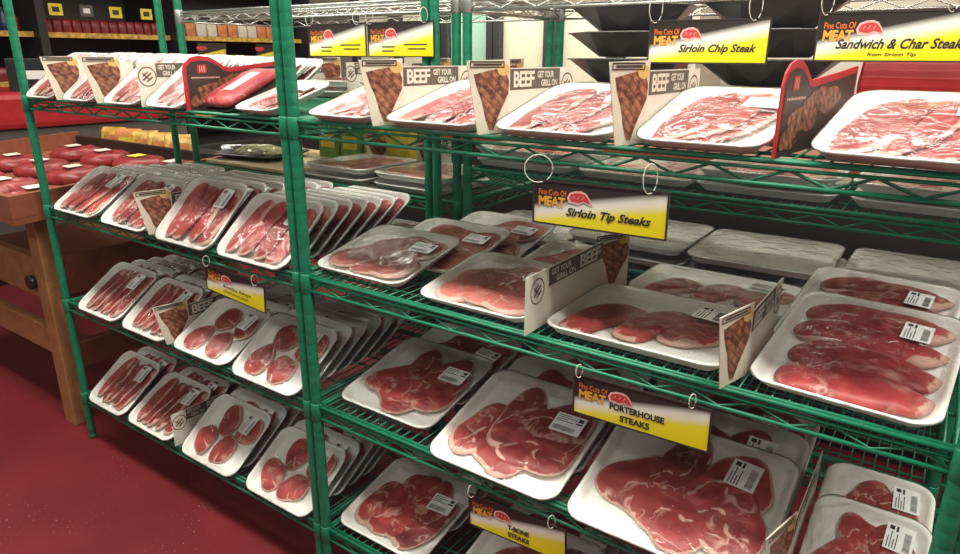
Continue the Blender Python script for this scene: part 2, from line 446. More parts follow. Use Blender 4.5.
def slice_steak(seed, mat, ln=.155, wd=.052, th=.013, rim=.74):
    r = random.Random(seed); side = 1 if r.random() < .8 else -1
    n = 44; o = []; bend = r.uniform(-.010, .014); p1 = r.uniform(0, 6); 
    for k in range(n):
        t = 2*PI*k/n
        cx, sx = math.cos(t), math.sin(t)
        y = ln/2*math.copysign(abs(cx)**.6, cx)*(1+.025*math.sin(4*t+p1))
        taper = 1 + .16*cx + .09*math.sin(3*t+p1) + .05*math.sin(7*t+2*p1)
        x = wd/2*taper*math.copysign(abs(sx)**.85, sx) + bend*(1-(2*y/ln)**2)
        o.append((x, y))
    o = o[::-1]
    f0 = 1.5*PI if side > 0 else .5*PI
    def fat(a, t):
        v = 0
        d = angd(a, f0)
        if d < 1.25: v = (t-rim+.10*math.sin(5*a+p1))/.2
        if angd(a, PI) < .7: v = max(v, (t-.80)/.2)
        v = max(v, (t-.97)/.1)
        return max(0, min(1, v))
    return steak('steak', o, th, fat, seed, mat)
def lobe_steak(seed, mat, rx=.066, ry=.052, th=.017):
    r = random.Random(seed); fc = r.uniform(0, 6.28); a1, a2 = r.uniform(0, 6.28), r.uniform(0, 6.28)
    n = 44; o = []
    for k in range(n):
        t = 2*PI*k/n; s = 1 + .15*math.sin(2*t+a1) + .11*math.sin(3*t+a2) + .04*math.sin(5*t+a1)
        o.append((rx*s*math.cos(t), ry*s*math.sin(t)))
    v1 = r.uniform(0, 6.28); v2 = v1 + r.uniform(1.7, 2.6)
    def fat(a, t):
        v = (t-.80)/.13 if angd(a, fc) < 1.3 else (t-.89)/.10
        for vv in (v1, v2):
            dd = angd(a+.35*math.sin(7*t), vv)*t
            v = max(v, 1-dd/.085 if t > .12 else 0)
        return max(0, min(1, v))
    return steak('steak', o, th, fat, seed, mat)
LIB = dict(
    chop=[round_steak(i+1, M['meat'], rnd.uniform(.054, .061), rnd.uniform(.047, .054)) for i in range(6)],
    slice=[slice_steak(i+20, M['meat'], rnd.uniform(.158, .178), rnd.uniform(.070, .088)) for i in range(6)],
    slicedark=[slice_steak(i+30, M['meat_dark'], rnd.uniform(.158, .172), rnd.uniform(.058, .068)) for i in range(5)],
    big=[lobe_steak(i+40, M['meat'], rnd.uniform(.090, .104), rnd.uniform(.066, .078), .02) for i in range(6)],
    sirloin=[lobe_steak(i+50, M['meat_pink'], rnd.uniform(.082, .092), rnd.uniform(.064, .072), .018) for i in range(5)],
    lean=[slice_steak(i+60, M['meat_dark'], rnd.uniform(.175, .19), rnd.uniform(.086, .098), .016) for i in range(4)],
    long=[slice_steak(i+70, M['meat_dark'], rnd.uniform(.24, .265), rnd.uniform(.082, .094), .015) for i in range(4)],
    pale=[slice_steak(i+80, M['meat_pale'], rnd.uniform(.19, .21), rnd.uniform(.088, .105), .012, .86) for i in range(5)],
)
TH = .0195
_tray = {}; _film = {}
def tray_mesh(w, l):
    k = (round(w, 3), round(l, 3))
    if k in _tray: return _tray[k]
    bm = bmesh.new()
    def lp(ins, z, r): return [(x, y, z) for x, y in rrect(w-2*ins, l-2*ins, max(.006, r-ins), 6, 0, l/2)]
    rr = .036
    loft(bm, [lp(.020, 0, rr), lp(.017, .001, rr), lp(.005, TH-.006, rr), lp(0, TH-.0025, rr), lp(.0005, TH-.0005, rr), lp(.003, TH, rr), lp(.0065, TH-.001, rr), lp(.010, TH-.005, rr), lp(.0175, .0045, rr), lp(.022, .0034, rr)])
    _tray[k] = mesh('foam_tray', bm, M['foam'], True)
    return _tray[k]
def film_mesh(w, l, dome):
    k = (round(w, 3), round(l, 3), dome)
    if k in _film: return _film[k]
    bm = bmesh.new(); rr = .037; n = 6
    base = rrect(w+.001, l+.001, rr, n, 0, l/2); m = len(base); rings = []
    ts = [1.0, .97, .9, .78, .6, .4, .2]
    skirt = [bm.verts.new((x, y+(l/2-y)*.012, TH-.006)) for x, y in base]; rings.append(skirt)
    for t in ts:
        ring = []
        for (x, y) in base:
            px, py = x*t, l/2+(y-l/2)*t
            ring.append(bm.verts.new((px, py, TH+.0007+dome*(1-t**3))))
        rings.append(ring)
    c = bm.verts.new((0, l/2, TH+.0007+dome))
    for A, B in zip(rings, rings[1:]):
        for k2 in range(m): bm.faces.new((A[k2], A[(k2+1) % m], B[(k2+1) % m], B[k2]))
    for k2 in range(m): bm.faces.new((rings[-1][k2], rings[-1][(k2+1) % m], c))
    _film[k] = mesh('plastic_film', bm, M['film'], True)
    return _film[k]
def price_label_mesh(w=.040, l=.060):
    bm = bmesh.new()
    add_box(bm, (-w/2, -l/2, 0), (w/2, l/2, .0004), 0)
    z = .0006; r = random.Random(3)
    def strip(x0, x1, y0, y1): add_poly(bm, [(x0, y0, z), (x1, y0, z), (x1, y1, z), (x0, y1, z)], 1)
    # printed lines run along the long side (local y)
    for k, (a, b) in enumerate(((.06, .5), (.06, .7), (.06, .42), (.06, .64))):
        x = -w/2 + w*(.10+.10*k); strip(x, x+w*.035, -l/2+l*a, -l/2+l*b)
    strip(-w/2+w*.1, -w/2+w*.28, l*.26, l*.42)
    strip(-w/2+w*.34, -w/2+w*.42, l*.22, l*.44)
    y = -l*.42
    while y < l*.30:
        d = r.choice((.0006, .001, .0016)); strip(w*.16, w*.40, y, y+d); y += d + r.choice((.0008, .0014))
    return mesh('price_label', bm, [M['paper'], M['ink']])
LAB = price_label_mesh(); LABB = price_label_mesh(.052, .066)
def layout(kind, w, l, r):
    """list of (mesh, x, y, z, rz, ry, scale)"""
    out = []; P = lambda s: LIB[s][r.randrange(len(LIB[s]))]
    j = lambda a: r.uniform(-a, a)
    if kind in ('slice', 'slicedark', 'pale'):
        n = {'slice': 4, 'slicedark': 5, 'pale': 3}[kind]
        lean = R(-6)+j(.05)
        span = w-.094
        for k in range(n):
            me = P(kind); x = -span/2 + span*k/(n-1) + j(.004)
            s = (l-.030)/(.165 if kind != 'pale' else .192)
            out.append((me, x, l/2+j(.006), .0055, lean+j(.10), R(-9 if k < n-1 else -3), (min(1.0, 1.02*s)*(w/.26 if kind != 'pale' else 1), s, .7)))
    elif kind == 'chop':
        for k, (u, v) in enumerate(((-.26, -.20), (.09, -.24), (-.10, .21), (.26, .15))):
            out.append((P('chop'), u*w+j(.004), l/2+v*l+j(.004), .005, r.uniform(0, 6.28), R(j(4)), (.85*w/.262,)*2+(.85,)))
    elif kind == 'big':
        for k, (u, v, a) in enumerate(((-.25, -.06, 1.3), (-.04, .22, 1.65), (.02, -.20, .8), (.20, .15, 1.2), (.30, -.12, 1.0))):
            s = .86*min(w, l*1.05)/.29
            out.append((P('big'), u*w+j(.006), l/2+v*l+j(.006),   .004+.0025*k, a+j(.3), R(j(4)), (s, s, .62)))
    elif kind == 'sirloin':
        for k, (u, v, a) in enumerate(((-.2, -.12, .4), (.02, .20, .2), (.16, -.17, -.3), (.26, .12, 1.2))):
            out.append((P('sirloin'), u*w+j(.004), l/2+v*l+j(.004), .004+.002*k, a+j(.4), R(j(4)), (.92, .92, .7)))
    elif kind == 'three':
        for k in range(3):
            out.append((P('lean'), (-.30+.30*k)*w+.01, l/2-.01+.02*(k-1), .005, R(-27)+j(.12), 0, (1.02*l/.275,)*2+(.85,)))
    elif kind == 'long':
        for k in range(4):
            out.append((P('long'), j(.008)+.01, l*.15+(l-.10)*k/3.0, .0055, R(90)+j(.06), R(0), (.98, .84, 1)))
    return out
COUNT = {}
def package(kind, w, l, loc, rot, label, group, seed, lab='y', labels=True, dome=None):
    t = thing('wrapped_meat_tray', label, 'meat tray', loc, rot, group)
    r = random.Random(seed)
    link('foam_tray', tray_mesh(w, l), t)
    d = dome if dome is not None else {'big': .006, 'sirloin': .006}.get(kind, .005)
    for (me, x, y, z, rz, ry, s) in layout(kind, w, l, r):
        # keep every cut inside the tray, on its floor and under the film
        mg = .0135 if kind != 'pale' else .011
        for _ in range(3):
            m3 = Matrix.Rotation(rz, 3, 'Z') @ Matrix.Rotation(ry, 3, 'Y') @ Matrix.Diagonal(s)
            vs = [m3 @ v.co for v in me.vertices]
            ex = [(min(v[a] for v in vs), max(v[a] for v in vs)) for a in range(3)]
            kx = min(1, (w-2*mg)/(ex[0][1]-ex[0][0])); ky = min(1, (l-2*mg)/(ex[1][1]-ex[1][0])); k = min(kx, ky)
            if k > .999: break
            s = (s[0]*k*.998, s[1]*k*.998, s[2])
        x = min(max(x, -w/2+mg-ex[0][0]), w/2-mg-ex[0][1]); y = min(max(y, mg-ex[1][0]), l-mg-ex[1][1])
        z = max(z, .0042-ex[2][0])
        top = TH+.0007+d*.85
        if z+ex[2][1] > top: z = max(.0042-ex[2][0], top-ex[2][1])
        if z+ex[2][1] > top:
            q = (top-z)/ex[2][1]; s = (s[0], s[1], s[2]*max(.4, q)); 
        o = link('steak', me, t, (x, y, z), (0, ry, rz), s)
    link('plastic_film', film_mesh(w, l, d), t)
    if labels:
        o = link('price_label', LABB if w > .28 else LAB, t)
        if lab == 'y': o.location = (w*.26+r.uniform(-.004, .004), l*.73, TH+.0012+d*.80); o.rotation_euler = (R(-3), R(3), r.uniform(-.06, .06))
        else: o.location = (w*.29, l*.64, TH+.0012+d*.93); o.rotation_euler = (0, R(1), R(-90)+r.uniform(-.1, .1))
    return t
ORD = ['front', 'second', 'third', 'fourth', 'fifth', 'sixth', 'seventh', 'eighth', 'ninth']
def stack(what, where, shelfname, kind, x0, x1, l, z, n, tilt, dt, pitch, seed, y0=-.012, yaw=0, lab='y', dx=0, tmin=6, ymax=.498, base=0, raiseall=False):
    w = x1-x0
    y = y0; tl = tilt; th = TH+.0085; hb = TH+.0095
    for b in range(base):
        package(kind, w, l, ((x0+x1)/2, y0, z+.0045+hb*b), (0, 0, R(yaw)), f'tray of {what}, {["lowest", "second lowest"][b]} underneath, {where}, {shelfname}', 'meat trays, '+shelfname, seed*57+b, lab, labels=False)
    for i in range(n):
        if i and y + l*math.cos(R(tl)) > ymax: break
        if i == 0: label = f'tray of {what}, foremost, {where}, {shelfname}'
        else: label = f'tray of {what}, {ORD[i]} back, {where}, {shelfname}'
        package(kind, w, l, ((x0+x1)/2+dx*i+rnd.uniform(-.0015, .0015)*(i > 0), y, z+.0045-.0155*math.sin(R(tl))*1.2+(hb*base if (i == 0 or raiseall) else 0)), (R(tl), 0, R(yaw)), label,
                'meat trays, '+shelfname, seed*31+i, lab)
        y += max(pitch, min(.30, th/math.sin(R(tl)))); tl = max(tmin, tl-dt)

S1L, S2L, S3L, S4L = 'left rack top shelf', 'left rack second shelf', 'left rack third shelf', 'left rack bottom shelf'
S1R, S2R, S3R, S4R = 'right rack top shelf', 'right rack second shelf', 'right rack third shelf', 'right rack bottom shelf'
# left rack, second shelf
stack('beef slices', 'leftmost stack', S2L, 'slice', -2.300, -2.040, .205, Z[1], 6, 34, 2, .054, 1)
stack('beef slices', 'second stack', S2L, 'slice', -2.010, -1.762, .200, Z[1], 6, 36, 2, .054, 2)
stack('beef slices', 'third stack', S2L, 'slice', -1.722, -1.470, .210, Z[1], 6, 44, 3, .052, 3)
stack('beef slices', 'stack at middle post', S2L, 'slice', -1.450, -1.188, .200, Z[1], 8, 41, 2.0, .040, 4)
# third shelf
stack('thin beef slices', 'leftmost stack', S3L, 'slicedark', -2.262, -2.010, .205, Z[2], 4, 35, 2, .054, 5)
stack('thin beef slices', 'second stack', S3L, 'slicedark', -1.990, -1.750, .200, Z[2], 4, 36, 2, .054, 6)
stack('four round steaks', 'third stack', S3L, 'chop', -1.720, -1.466, .205, Z[2], 4, 28, 1.5, .060, 7)
stack('four round steaks', 'stack at middle post', S3L, 'chop', -1.450, -1.188, .205, Z[2], 7, 35, 1.5, .045, 8)
# bottom shelf
stack('thin beef slices', 'leftmost stack', S4L, 'slicedark', -2.312, -2.078, .210, Z[3], 2, 37, 2, .056, 9)
stack('thin beef slices', 'second stack', S4L, 'slicedark', -2.062, -1.808, .208, Z[3], 3, 31, 2, .062, 10)
stack('four round steaks', 'third stack', S4L, 'chop', -1.756, -1.494, .210, Z[3], 3, 37, 2, .054, 11)
stack('four round steaks', 'stack at middle post', S4L, 'chop', -1.450, -1.188, .205, Z[3], 5, 34, 1.5, .052, 12)
# top shelf, left rack
stack('pale beef slices', 'leftmost stack', S1L, 'pale', -2.335, -2.150, .205, Z[0], 8, 38, .6, .046, 13)
stack('pale beef slices', 'second stack', S1L, 'pale', -2.105, -1.922, .205, Z[0], 8, 38, .6, .046, 14)
stack('pale beef slices', 'third stack', S1L, 'pale', -1.880, -1.702, .205, Z[0], 8, 37, .6, .046, 15)
stack('pale beef slices', 'stack beside red card', S1L, 'pale', -1.678, -1.508, .205, Z[0], 7, 36, .6, .046, 16)
# right rack top shelf
stack('pale beef slices', 'stack at middle post', S1R, 'pale', -1.090, -.905, .245, Z[0], 3, 15, 3, .10, 17, lab='x')
stack('pale beef slices', 'second stack', S1R, 'pale', -.880, -.665, .250, Z[0], 3, 15, 3, .10, 18, lab='x')
stack('pale beef slices', 'third stack', S1R, 'pale', -.637, -.420, .250, Z[0], 3, 15, 3, .10, 19, lab='x')
stack('pale beef slices', 'fourth stack', S1R, 'pale', -.390, -.202, .250, Z[0], 3, 15, 3, .10, 20, lab='x')
stack('pale beef slices', 'stack beside red card', S1R, 'pale', -.158, .055, .255, Z[0], 3, 15, 3, .10, 21, yaw=-5, lab='x')
# right rack second shelf
stack('pink sirloin steaks', 'column at middle post', S2R, 'sirloin', -1.150, -.888, .240, Z[1], 3, 12, 0, .13, 22, lab='x', y0=.032, dx=.051, ymax=.548)
stack('pink sirloin steaks', 'second column', S2R, 'sirloin', -.832, -.572, .235, Z[1], 1, 9, 0, .19, 23, lab='x', y0=.014)
stack('pink sirloin steaks', 'behind backward beef card', S2R, 'sirloin', -.765, -.575, .20, Z[1], 1, 8, 0, .19, 33, lab='x', y0=.255)
stack('three lean steaks', 'middle column', S2R, 'three', -.545, -.226, .268, Z[1], 1, 1, 0, .285, 24, tmin=1, y0=.016)
package('three', .315, .205, (-.350, .292, Z[1]+.0045), (0, 0, 0), 'tray of three lean steaks, behind the middle column, right rack second shelf', 'meat trays, '+S2R, 777, 'x')
stack('long steaks', 'rightmost column', S2R, 'long', -.198, .050, .325, Z[1], 2, 9, 0, .17, 25, yaw=-4, ymax=.55, y0=.014, dx=-.006)
# right rack third shelf
stack('marbled beef steaks', 'column at middle post', S3R, 'big', -1.108, -.826, .285, Z[2], 2, 12, 0, .13, 26, lab='x', y0=.04)
stack('marbled beef steaks', 'second column', S3R, 'big', -.786, -.484, .295, Z[2], 3, 16, .5, .095, 27, lab='x', y0=-.02, tmin=4)
stack('marbled beef steaks', 'third column', S3R, 'big', -.460, -.122, .295, Z[2], 3, 16, .5, .095, 28, lab='y', y0=-.03, tmin=4)
stack('marbled beef steaks', 'rightmost column', S3R, 'big', -.088, .085, .22, Z[2], 2, 13, 1, .12, 29, lab='y', y0=.02)
# right rack bottom shelf
stack('marbled beef steaks', 'column at middle post', S4R, 'big', -1.122, -.842, .26, Z[3], 2, 13, 0, .13, 30, lab='x', y0=.022)
stack('marbled beef steaks', 'second column', S4R, 'big', -.760, -.470, .27, Z[3], 2, 14, 3, .13, 31, lab='x')
#MORE

# ------------------------------------------------------------------ hanging signs
SW, SH = .226, .074
SIGN = sign_mat(SW, SH); SIGN_B = sign_mat(.226, .085)
def sign(label, x, y, ztop, w, h, lines, drop=.03, roll=0, mat=SIGN, tiny=False):
    t = thing('hanging_price_sign', label, 'sign', (x, y, ztop), (0, roll, 0), 'hanging yellow and black steak signs')
    sx, sz = w/SW, h/SH
    bm = bmesh.new(); add_box(bm, (0, -.0006, -SH), (SW, .0006, 0)); p = obj('panel', bm, mat, t); p.scale = (sx, 1, sz)
    bm = bmesh.new(); f = .0028
    for a, b in (((0, -h), (w, -h+f)), ((0, -f), (w, 0)), ((0, -h+f), (f, -f)), ((w-f, -h+f), (w, -f))):
        add_box(bm, (a[0], -.0016, a[1]), (b[0], .0014, b[1]))
    obj('frame', bm, M['blackcard'], t)
    yy = -.0012; X = (1, 0, 0); U = (0, 0, 1)
    bm = bmesh.new(); text_bm(bm, 'Fine Cuts Of', (.011*sx, yy, -.0245*sz), X, U, .050*sx, .0095*sz, 0, .012)
    obj('small_lettering', bm, M['orange'], t)
    bm = bmesh.new(); text_bm(bm, 'MEAT', (.011*sx, yy, -.043*sz), X, U, .048*sx, .0165*sz, 0, .045, 0, .95)
    obj('logo_lettering', bm, M['gold'], t)
    # steak emblem: red cut with a pale fat rim
    bm = bmesh.new(); o = [(0, .002), (.004, .009), (.013, .012), (.022, .0125), (.030, .010), (.036, .003), (.040, -.006), (.033, -.004), (.026, -.002), (.018, -.006), (.010, -.005), (.003, -.004)]
    add_poly(bm, [((.062+a*1.1)*sx, yy, (-.0285+b*1.25)*sz) for a, b in o], 0)
    add_poly(bm, [((.0655+a*.93)*sx, yy-.0002, (-.0268+b*.85)*sz) for a, b in o], 1)
    for k in range(3): add_poly(bm, [((.072+.008*k+a)*sx, yy-.0004, (-.0262+b)*sz) for a, b in ((0, 0), (.0012, 0), (.004, .005), (.0028, .005))], 0)
    obj('steak_emblem', bm, [M['pinkfat'], M['steakred']], t)
    for (s, u, v, wd, ht, sh, wt) in lines:
        bm = bmesh.new()
        if s is None: add_box(bm, (u*w, -.0013, -v*h), ((u+wd)*w, -.0009, -v*h+ht*h)); obj('printed_line', bm, M['ink'], t); continue
        text_bm(bm, s, (u*w, yy, -v*h), X, U, wd*w, ht*h if ht else None, sh, wt); obj('lettering', bm, M['ink'], t)
    for u in (.05, .87):
        bm = bmesh.new(); r = drop/2; kx = .95 if (u < .5 and drop > .035 and drop < .045) else .32
        pts = [(u*w + r*kx*math.sin(a), -.004 + r*.5*math.sin(a), drop/2-.004 + (r+.001)*math.cos(a)) for a in [2*PI*k/20 for k in range(20)]]
        add_tube(bm, pts, .0009, 5, closed=True)
        obj('ring', bm, M['ring'], t)
    return t
YS_ = -.014
sign('Sirloin Tip Steaks sign hanging from the top shelf of the right rack', -.548, YS_, 1.131, .226, .072,
     [('Sirloin Tip Steaks', .27, .80, .62, .24, .35, .030)], .042, R(-.8))
sign('Porterhouse Steaks sign hanging from the second shelf of the right rack', -.458, YS_, .812, .232, .074,
     [('PORTERHOUSE', .29, .64, .40, .16, 0, .042), ('STEAKS', .37, .88, .22, .16, 0, .042)], .022, R(-1.2))
sign('Delmonico steak sign hanging from the left rack, beside the middle post', -1.500, YS_, .818, .232, .070,
     [('Boneless Ribeye', .30, .68, .47, .15, .32, .008), ('(Delmonico) Steak', .31, .85, .42, .12, .25, .006)], .026, R(4))
sign('T-Bone Steaks sign at the bottom edge, on the third shelf', -.678, YS_, .482, .222, .074,
     [('T-BONE', .42, .66, .22, .15, 0, .05), ('STEAKS', .42, .88, .22, .15, 0, .05)], .026, R(-3))
YC = .452
sign('Sirloin Chip Steak sign hanging from the chrome shelf over black platters', -.558, YC, 1.388, .236, .083,
     [('Sirloin Chip Steak', .27, .79, .64, .23, .35, .026)], .054, 0, SIGN)
sign('Sandwich and Char Steaks sign over the red roll, at the top right', -.243, YC, 1.394, .226, .083,
     [('Sandwich & Char Steaks', .15, .74, .86, .20, .35, .024), ('from Sirloin Tip', .38, .90, .32, .085, .2, .012)], .050, 0, SIGN)
faint = [(None, .22, .72, .20, .03, 0, 0), (None, .22, .84, .18, .03, 0, 0), (None, .56, .66, .34, .03, 0, 0), (None, .62, .78, .26, .03, 0, 0)]
sign('left one of two faded yellow signs right of the middle post top', -1.585, YC, 1.402, .228, .088, faint, .034)
sign('right one of two faded yellow signs, beside the rear posts', -1.350, YC, 1.402, .228, .088, faint, .034)

# ------------------------------------------------------------------ beef divider cards
def divider(label, x, y, z, rev=False, ln=.235, bare=False, noflap=False, fd=(.75, .66), h=.118, group='tan steak divider cards'):
    t = thing('divider_card', label, 'divider card', (x, y, z), (0, 0, 0), group)
    fh = h; sh = h*.90
    # s runs along the depth; the flap is bent a little towards the customer
    if not rev:
        fold = Vector((.018, .068, 0)); near = Vector((0, 0, 0)); fdir = (fold-near).normalized(); fl = (fold-near).length
        s0 = fold; sdir = Vector((0, 1, 0)); f0 = near
    else:
        s0 = Vector((0, 0, 0)); sdir = Vector((0, 1, 0)); f0 = s0+sdir*ln; fdir = Vector((*fd, 0)).normalized(); fl = .070
    def card(p0, d, length, h0, h1, name, mat, ov=0):
        n = Vector((d.y, -d.x, 0)); bm = bmesh.new(); th = .0008
        a = [p0+n*th, p0+d*length+n*th, p0+d*length-n*th, p0-n*th]
        loft(bm, [[(q.x, q.y, 0) for q in a], [((a[0]-d*ov).x, (a[0]-d*ov).y, h0), (a[1].x, a[1].y, h1), (a[2].x, a[2].y, h1), ((a[3]-d*ov).x, (a[3]-d*ov).y, h0)]])
        return obj(name, bm, mat, t), n
    strip, n = card(s0, sdir, ln, sh, sh, 'strip', M['white'])
    O = .0012
    def P(p0, d, nn, u, v, o=O): q = p0+d*u+nn*o; return (q.x, q.y, v)
    # taupe band with lettering
    short = ln < .06
    if not short:
        b0, b1 = (.0, ln*.74) if not rev else (ln*.26, ln)
        bm = bmesh.new(); add_poly(bm, [P(s0, sdir, n, b0, sh*.66), P(s0, sdir, n, b1, sh*.66), P(s0, sdir, n, b1, sh*.985), P(s0, sdir, n, b0, sh*.985)])
        obj('printed_band', bm, M['band'], strip)
        bm = bmesh.new(); bl = b1-b0
        if not rev:
            text_bm(bm, 'BEEF', P(s0, sdir, n, b0+bl*.06, sh*.70, O*1.5), sdir, (0, 0, 1), bl*.40, sh*.25, 0, .03, 0, .9)
            text_bm(bm, 'GET YOUR', P(s0, sdir, n, b0+bl*.52, sh*.835, O*1.5), sdir, (0, 0, 1), bl*.34, sh*.11, 0, .03)
            text_bm(bm, 'GRILL ON', P(s0, sdir, n, b0+bl*.60, sh*.695, O*1.5), sdir, (0, 0, 1), bl*.34, sh*.11, 0, .03)
        else:
            text_bm(bm, 'GET YOUR', P(s0, sdir, n, b0+bl*.04, sh*.835, O*1.5), sdir, (0, 0, 1), bl*.34, sh*.11, 0, .03)
            text_bm(bm, 'GRILL ON', P(s0, sdir, n, b0+bl*.12, sh*.695, O*1.5), sdir, (0, 0, 1), bl*.34, sh*.11, 0, .03)
            text_bm(bm, 'BEEF', P(s0, sdir, n, b0+bl*.54, sh*.70, O*1.5), sdir, (0, 0, 1), bl*.40, sh*.25, 0, .03, 0, .9)
        obj('lettering', bm, M['white'], strip)
        # round grill stamp
        cu = ln*.87 if not rev else ln*.13; cv = sh*.68; rr = sh*.23
        bm = bmesh.new()
        for k in range(24):
            a, b = 2*PI*k/24, 2*PI*(k+1)/24
            add_poly(bm, [P(s0, sdir, n, cu+r_*math.cos(q), cv+r_*math.sin(q)) for r_, q in ((rr, a), (rr, b), (rr*.88, b), (rr*.88, a))])
        for (a, b, wd) in (((-.5, -.35), (.45, .35), .10), ((-.45, .05), (.1, .5), .07), ((-.1, -.5), (.55, -.05), .09), ((-.5, .35), (.2, -.3), .06)):
            d = Vector((b[0]-a[0], b[1]-a[1])).normalized(); e = Vector((-d.y, d.x))*wd
            add_poly(bm, [P(s0, sdir, n, cu+rr*(p[0]+k*e.x), cv+rr*(p[1]+k*e.y)) for p, k in ((a, -1), (b, -1), (b, 1), (a, 1))])
        obj('grill_stamp', bm, M['brownink'], strip)
    if noflap: return t
    # flap with the grilled steak picture
    flap, m = card(f0, fdir, fl, fh, fh*1.02, 'flap', M['cream'], .024 if not rev else 0)
    bm = bmesh.new()
    shape = [(-.14, .82), (-.06, .66), (.12, .44), (.22, .22), (.34, .06), (.48, .05), (.62, .22), (.80, .40), (.95, .55), (.97, .72), (.88, .84), (.62, .89), (.34, .87)]
    add_poly(bm, [P(f0, fdir, m, fl*u, fh*v) for u, v in shape]); obj('steak_picture', bm, M['grill'], flap)
    bm = bmesh.new()
    add_poly(bm, [P(f0, fdir, m, fl*(.78+.20*math.cos(2*PI*k/14)), fh*(.88+.085*math.sin(2*PI*k/14)), O*1.5) for k in range(14)])
    obj('potato_picture', bm, M['potato'], flap)
    bm = bmesh.new()
    for (u0, u1, v0, v1) in ((-.26, .80, .975, .995), (-.26, .80, .905, .92), (-.26, -.23, .92, .975), (.77, .80, .92, .975), (-.15, .72, .935, .962)):
        add_poly(bm, [P(f0, fdir, m, fl*a, fh*b, O*1.8) for a, b in ((u0, v0), (u1, v0), (u1, v1), (u0, v1))])
    obj('printed_header', bm, M['blackcard'], flap)
    return t
zc = .0042
divider('tan steak card leftmost on the left rack top shelf', -2.140, -.012, Z[0]+zc, ln=.035)
divider('tan steak card second from left on the left rack top shelf', -1.913, -.012, Z[0]+zc, ln=.035)
divider('pale grill card without steak flap, third on the left rack top shelf', -1.695, -.010, Z[0]+zc, True, .19, noflap=True)
divider('tan beef card nearest the middle post on the right rack top shelf', -.900, -.012, Z[0]+zc)
divider('tan beef card second from middle post on the right rack top shelf', -.660, -.012, Z[0]+zc)
divider('tan beef card under the Sirloin Chip sign, right rack top shelf', -.413, -.012, Z[0]+zc)
divider('tan steak card between second and third trays, left rack second shelf', -1.752, -.012, Z[1]+zc)
divider('beef card facing backwards under the Sirloin Tip sign', -.5585, -.012, Z[1]+zc, True, .304, fd=(.45, .89))
divider('beef card beside the long steaks, right rack second shelf', -.2215, -.012, Z[1]+zc, ln=.20)
divider('dark beef card under the Delmonico sign, left rack third shelf', -1.7455, -.012, Z[2]+zc)
divider('beef card at the lower right corner, right rack third shelf', -.117, -.012, Z[2]+zc)
divider('tan grill card between second and third trays, left rack bottom shelf', -1.786, -.012, Z[3]+zc, True, .18, noflap=True)
# red framed dividers
def red_card(label, x, y, z, ln=.30, yaw=0):
    t = thing('red_divider_card', label, 'divider card', (x, y, z), (0, 0, R(yaw)), 'red steak divider cards')
    top = [(0, .090), (.006, .106), (.022, .118), (.045, .123), (.070, .121), (.092, .112), (.108, .101), (.122, .096), (.150, .098), (ln*.75, .106), (ln-.008, .113), (ln, .112)]
    out = [(0, 0)]+top+[(ln, 0)]
    def scaled(o): 
        return [(u+(o if u < ln*.5 else -o) if (u < .004 or u > ln-.004) else u, max(v-o, 0) if v > 0 else v) for u, v in out]
    bm = bmesh.new(); loft(bm, [[(-.0012, u, v) for u, v in out], [(.0012, u, v) for u, v in out]], cap0=True, cap1=True)
    c = obj('card', bm, M['redcard'], t)
    bm = bmesh.new(); add_poly(bm, [(.0018, u, v) for u, v in [(.010, .0)]+[(max(.010, min(u, ln-.008)), v-.010) for u, v in top]+[(ln-.008, 0)]]); obj('printed_face', bm, M['blackcard'], c)
    bm = bmesh.new(); add_poly(bm, [(.0022, u, v) for u, v in ((.038, .083), (.062, .085), (.062, .104), (.038, .102))]); 
    obj('printed_badge', bm, M['redcard'], c)
    bm = bmesh.new()
    for k in range(3): add_poly(bm, [(.0026, u, v) for u, v in ((.043+.006*k, .087), (.045+.006*k, .087), (.045+.006*k, .100), (.043+.006*k, .100))])
    for k in range(13): add_poly(bm, [(.0024, u, v) for u, v in ((.020+.006*k, .072), (.0235+.006*k, .072), (.0235+.006*k, .0755), (.020+.006*k, .0755))])
    obj('printed_marks', bm, M['pinkfat'], c)
    bm = bmesh.new()
    for (cu, cv, rx, ry, sd) in ((.075, .045, .034, .020, 1), (.13, .055, .045, .026, 2), (.045, .022, .03, .018, 3), (.205, .068, .055, .022, 4)):
        add_poly(bm, [(.0021+.0002*sd, cu+a, max(.002, cv+b)) for a, b in blob(rx, ry, sd, .15)])
    obj('steak_picture', bm, M['grill'], c)
    return t
red_card('red framed black card with rounded hump, left rack top shelf', -1.497, -.012, Z[0]+zc)
red_card('red framed black card with rounded hump, right rack top shelf', -.193, -.012, Z[0]+zc, .36, -6)

# cuts beside the left red card
t = thing('vacuum_packed_meat', 'red vacuum packed meat with white sticker leaning on the left red card', 'meat pack', (-1.425, .012, Z[0]+.009), (R(26), 0, R(-6)))
bm = bmesh.new(); loft(bm, [[(x, y, z) for x, y in rrect(.125*k, .17*k, .02, 5, 0, .085)] for z, k in ((.0, .9), (.008, 1), (.018, .96), (.024, .72))]); obj('pack_body', bm, M['meat_dark'], t, True)
bm = bmesh.new(); loft(bm, [[(x, y, z) for x, y in rrect(.135, .18, .01, 4, 0, .088)] for z in (-.0022, -.0004)]); obj('backing_board', bm, M['black'], t)
bm = bmesh.new(); add_box(bm, (-.012, .05, .0242), (.026, .135, .0248)); o = obj('sticker', bm, M['paper'], t)
package('pale', .150, .19, (-1.262, -.008, Z[0]+.0045-.005), (R(17), 0, R(-2)), 'pale fatty meat tray between the red card and the middle post', 'meat trays, left rack top shelf', 991)

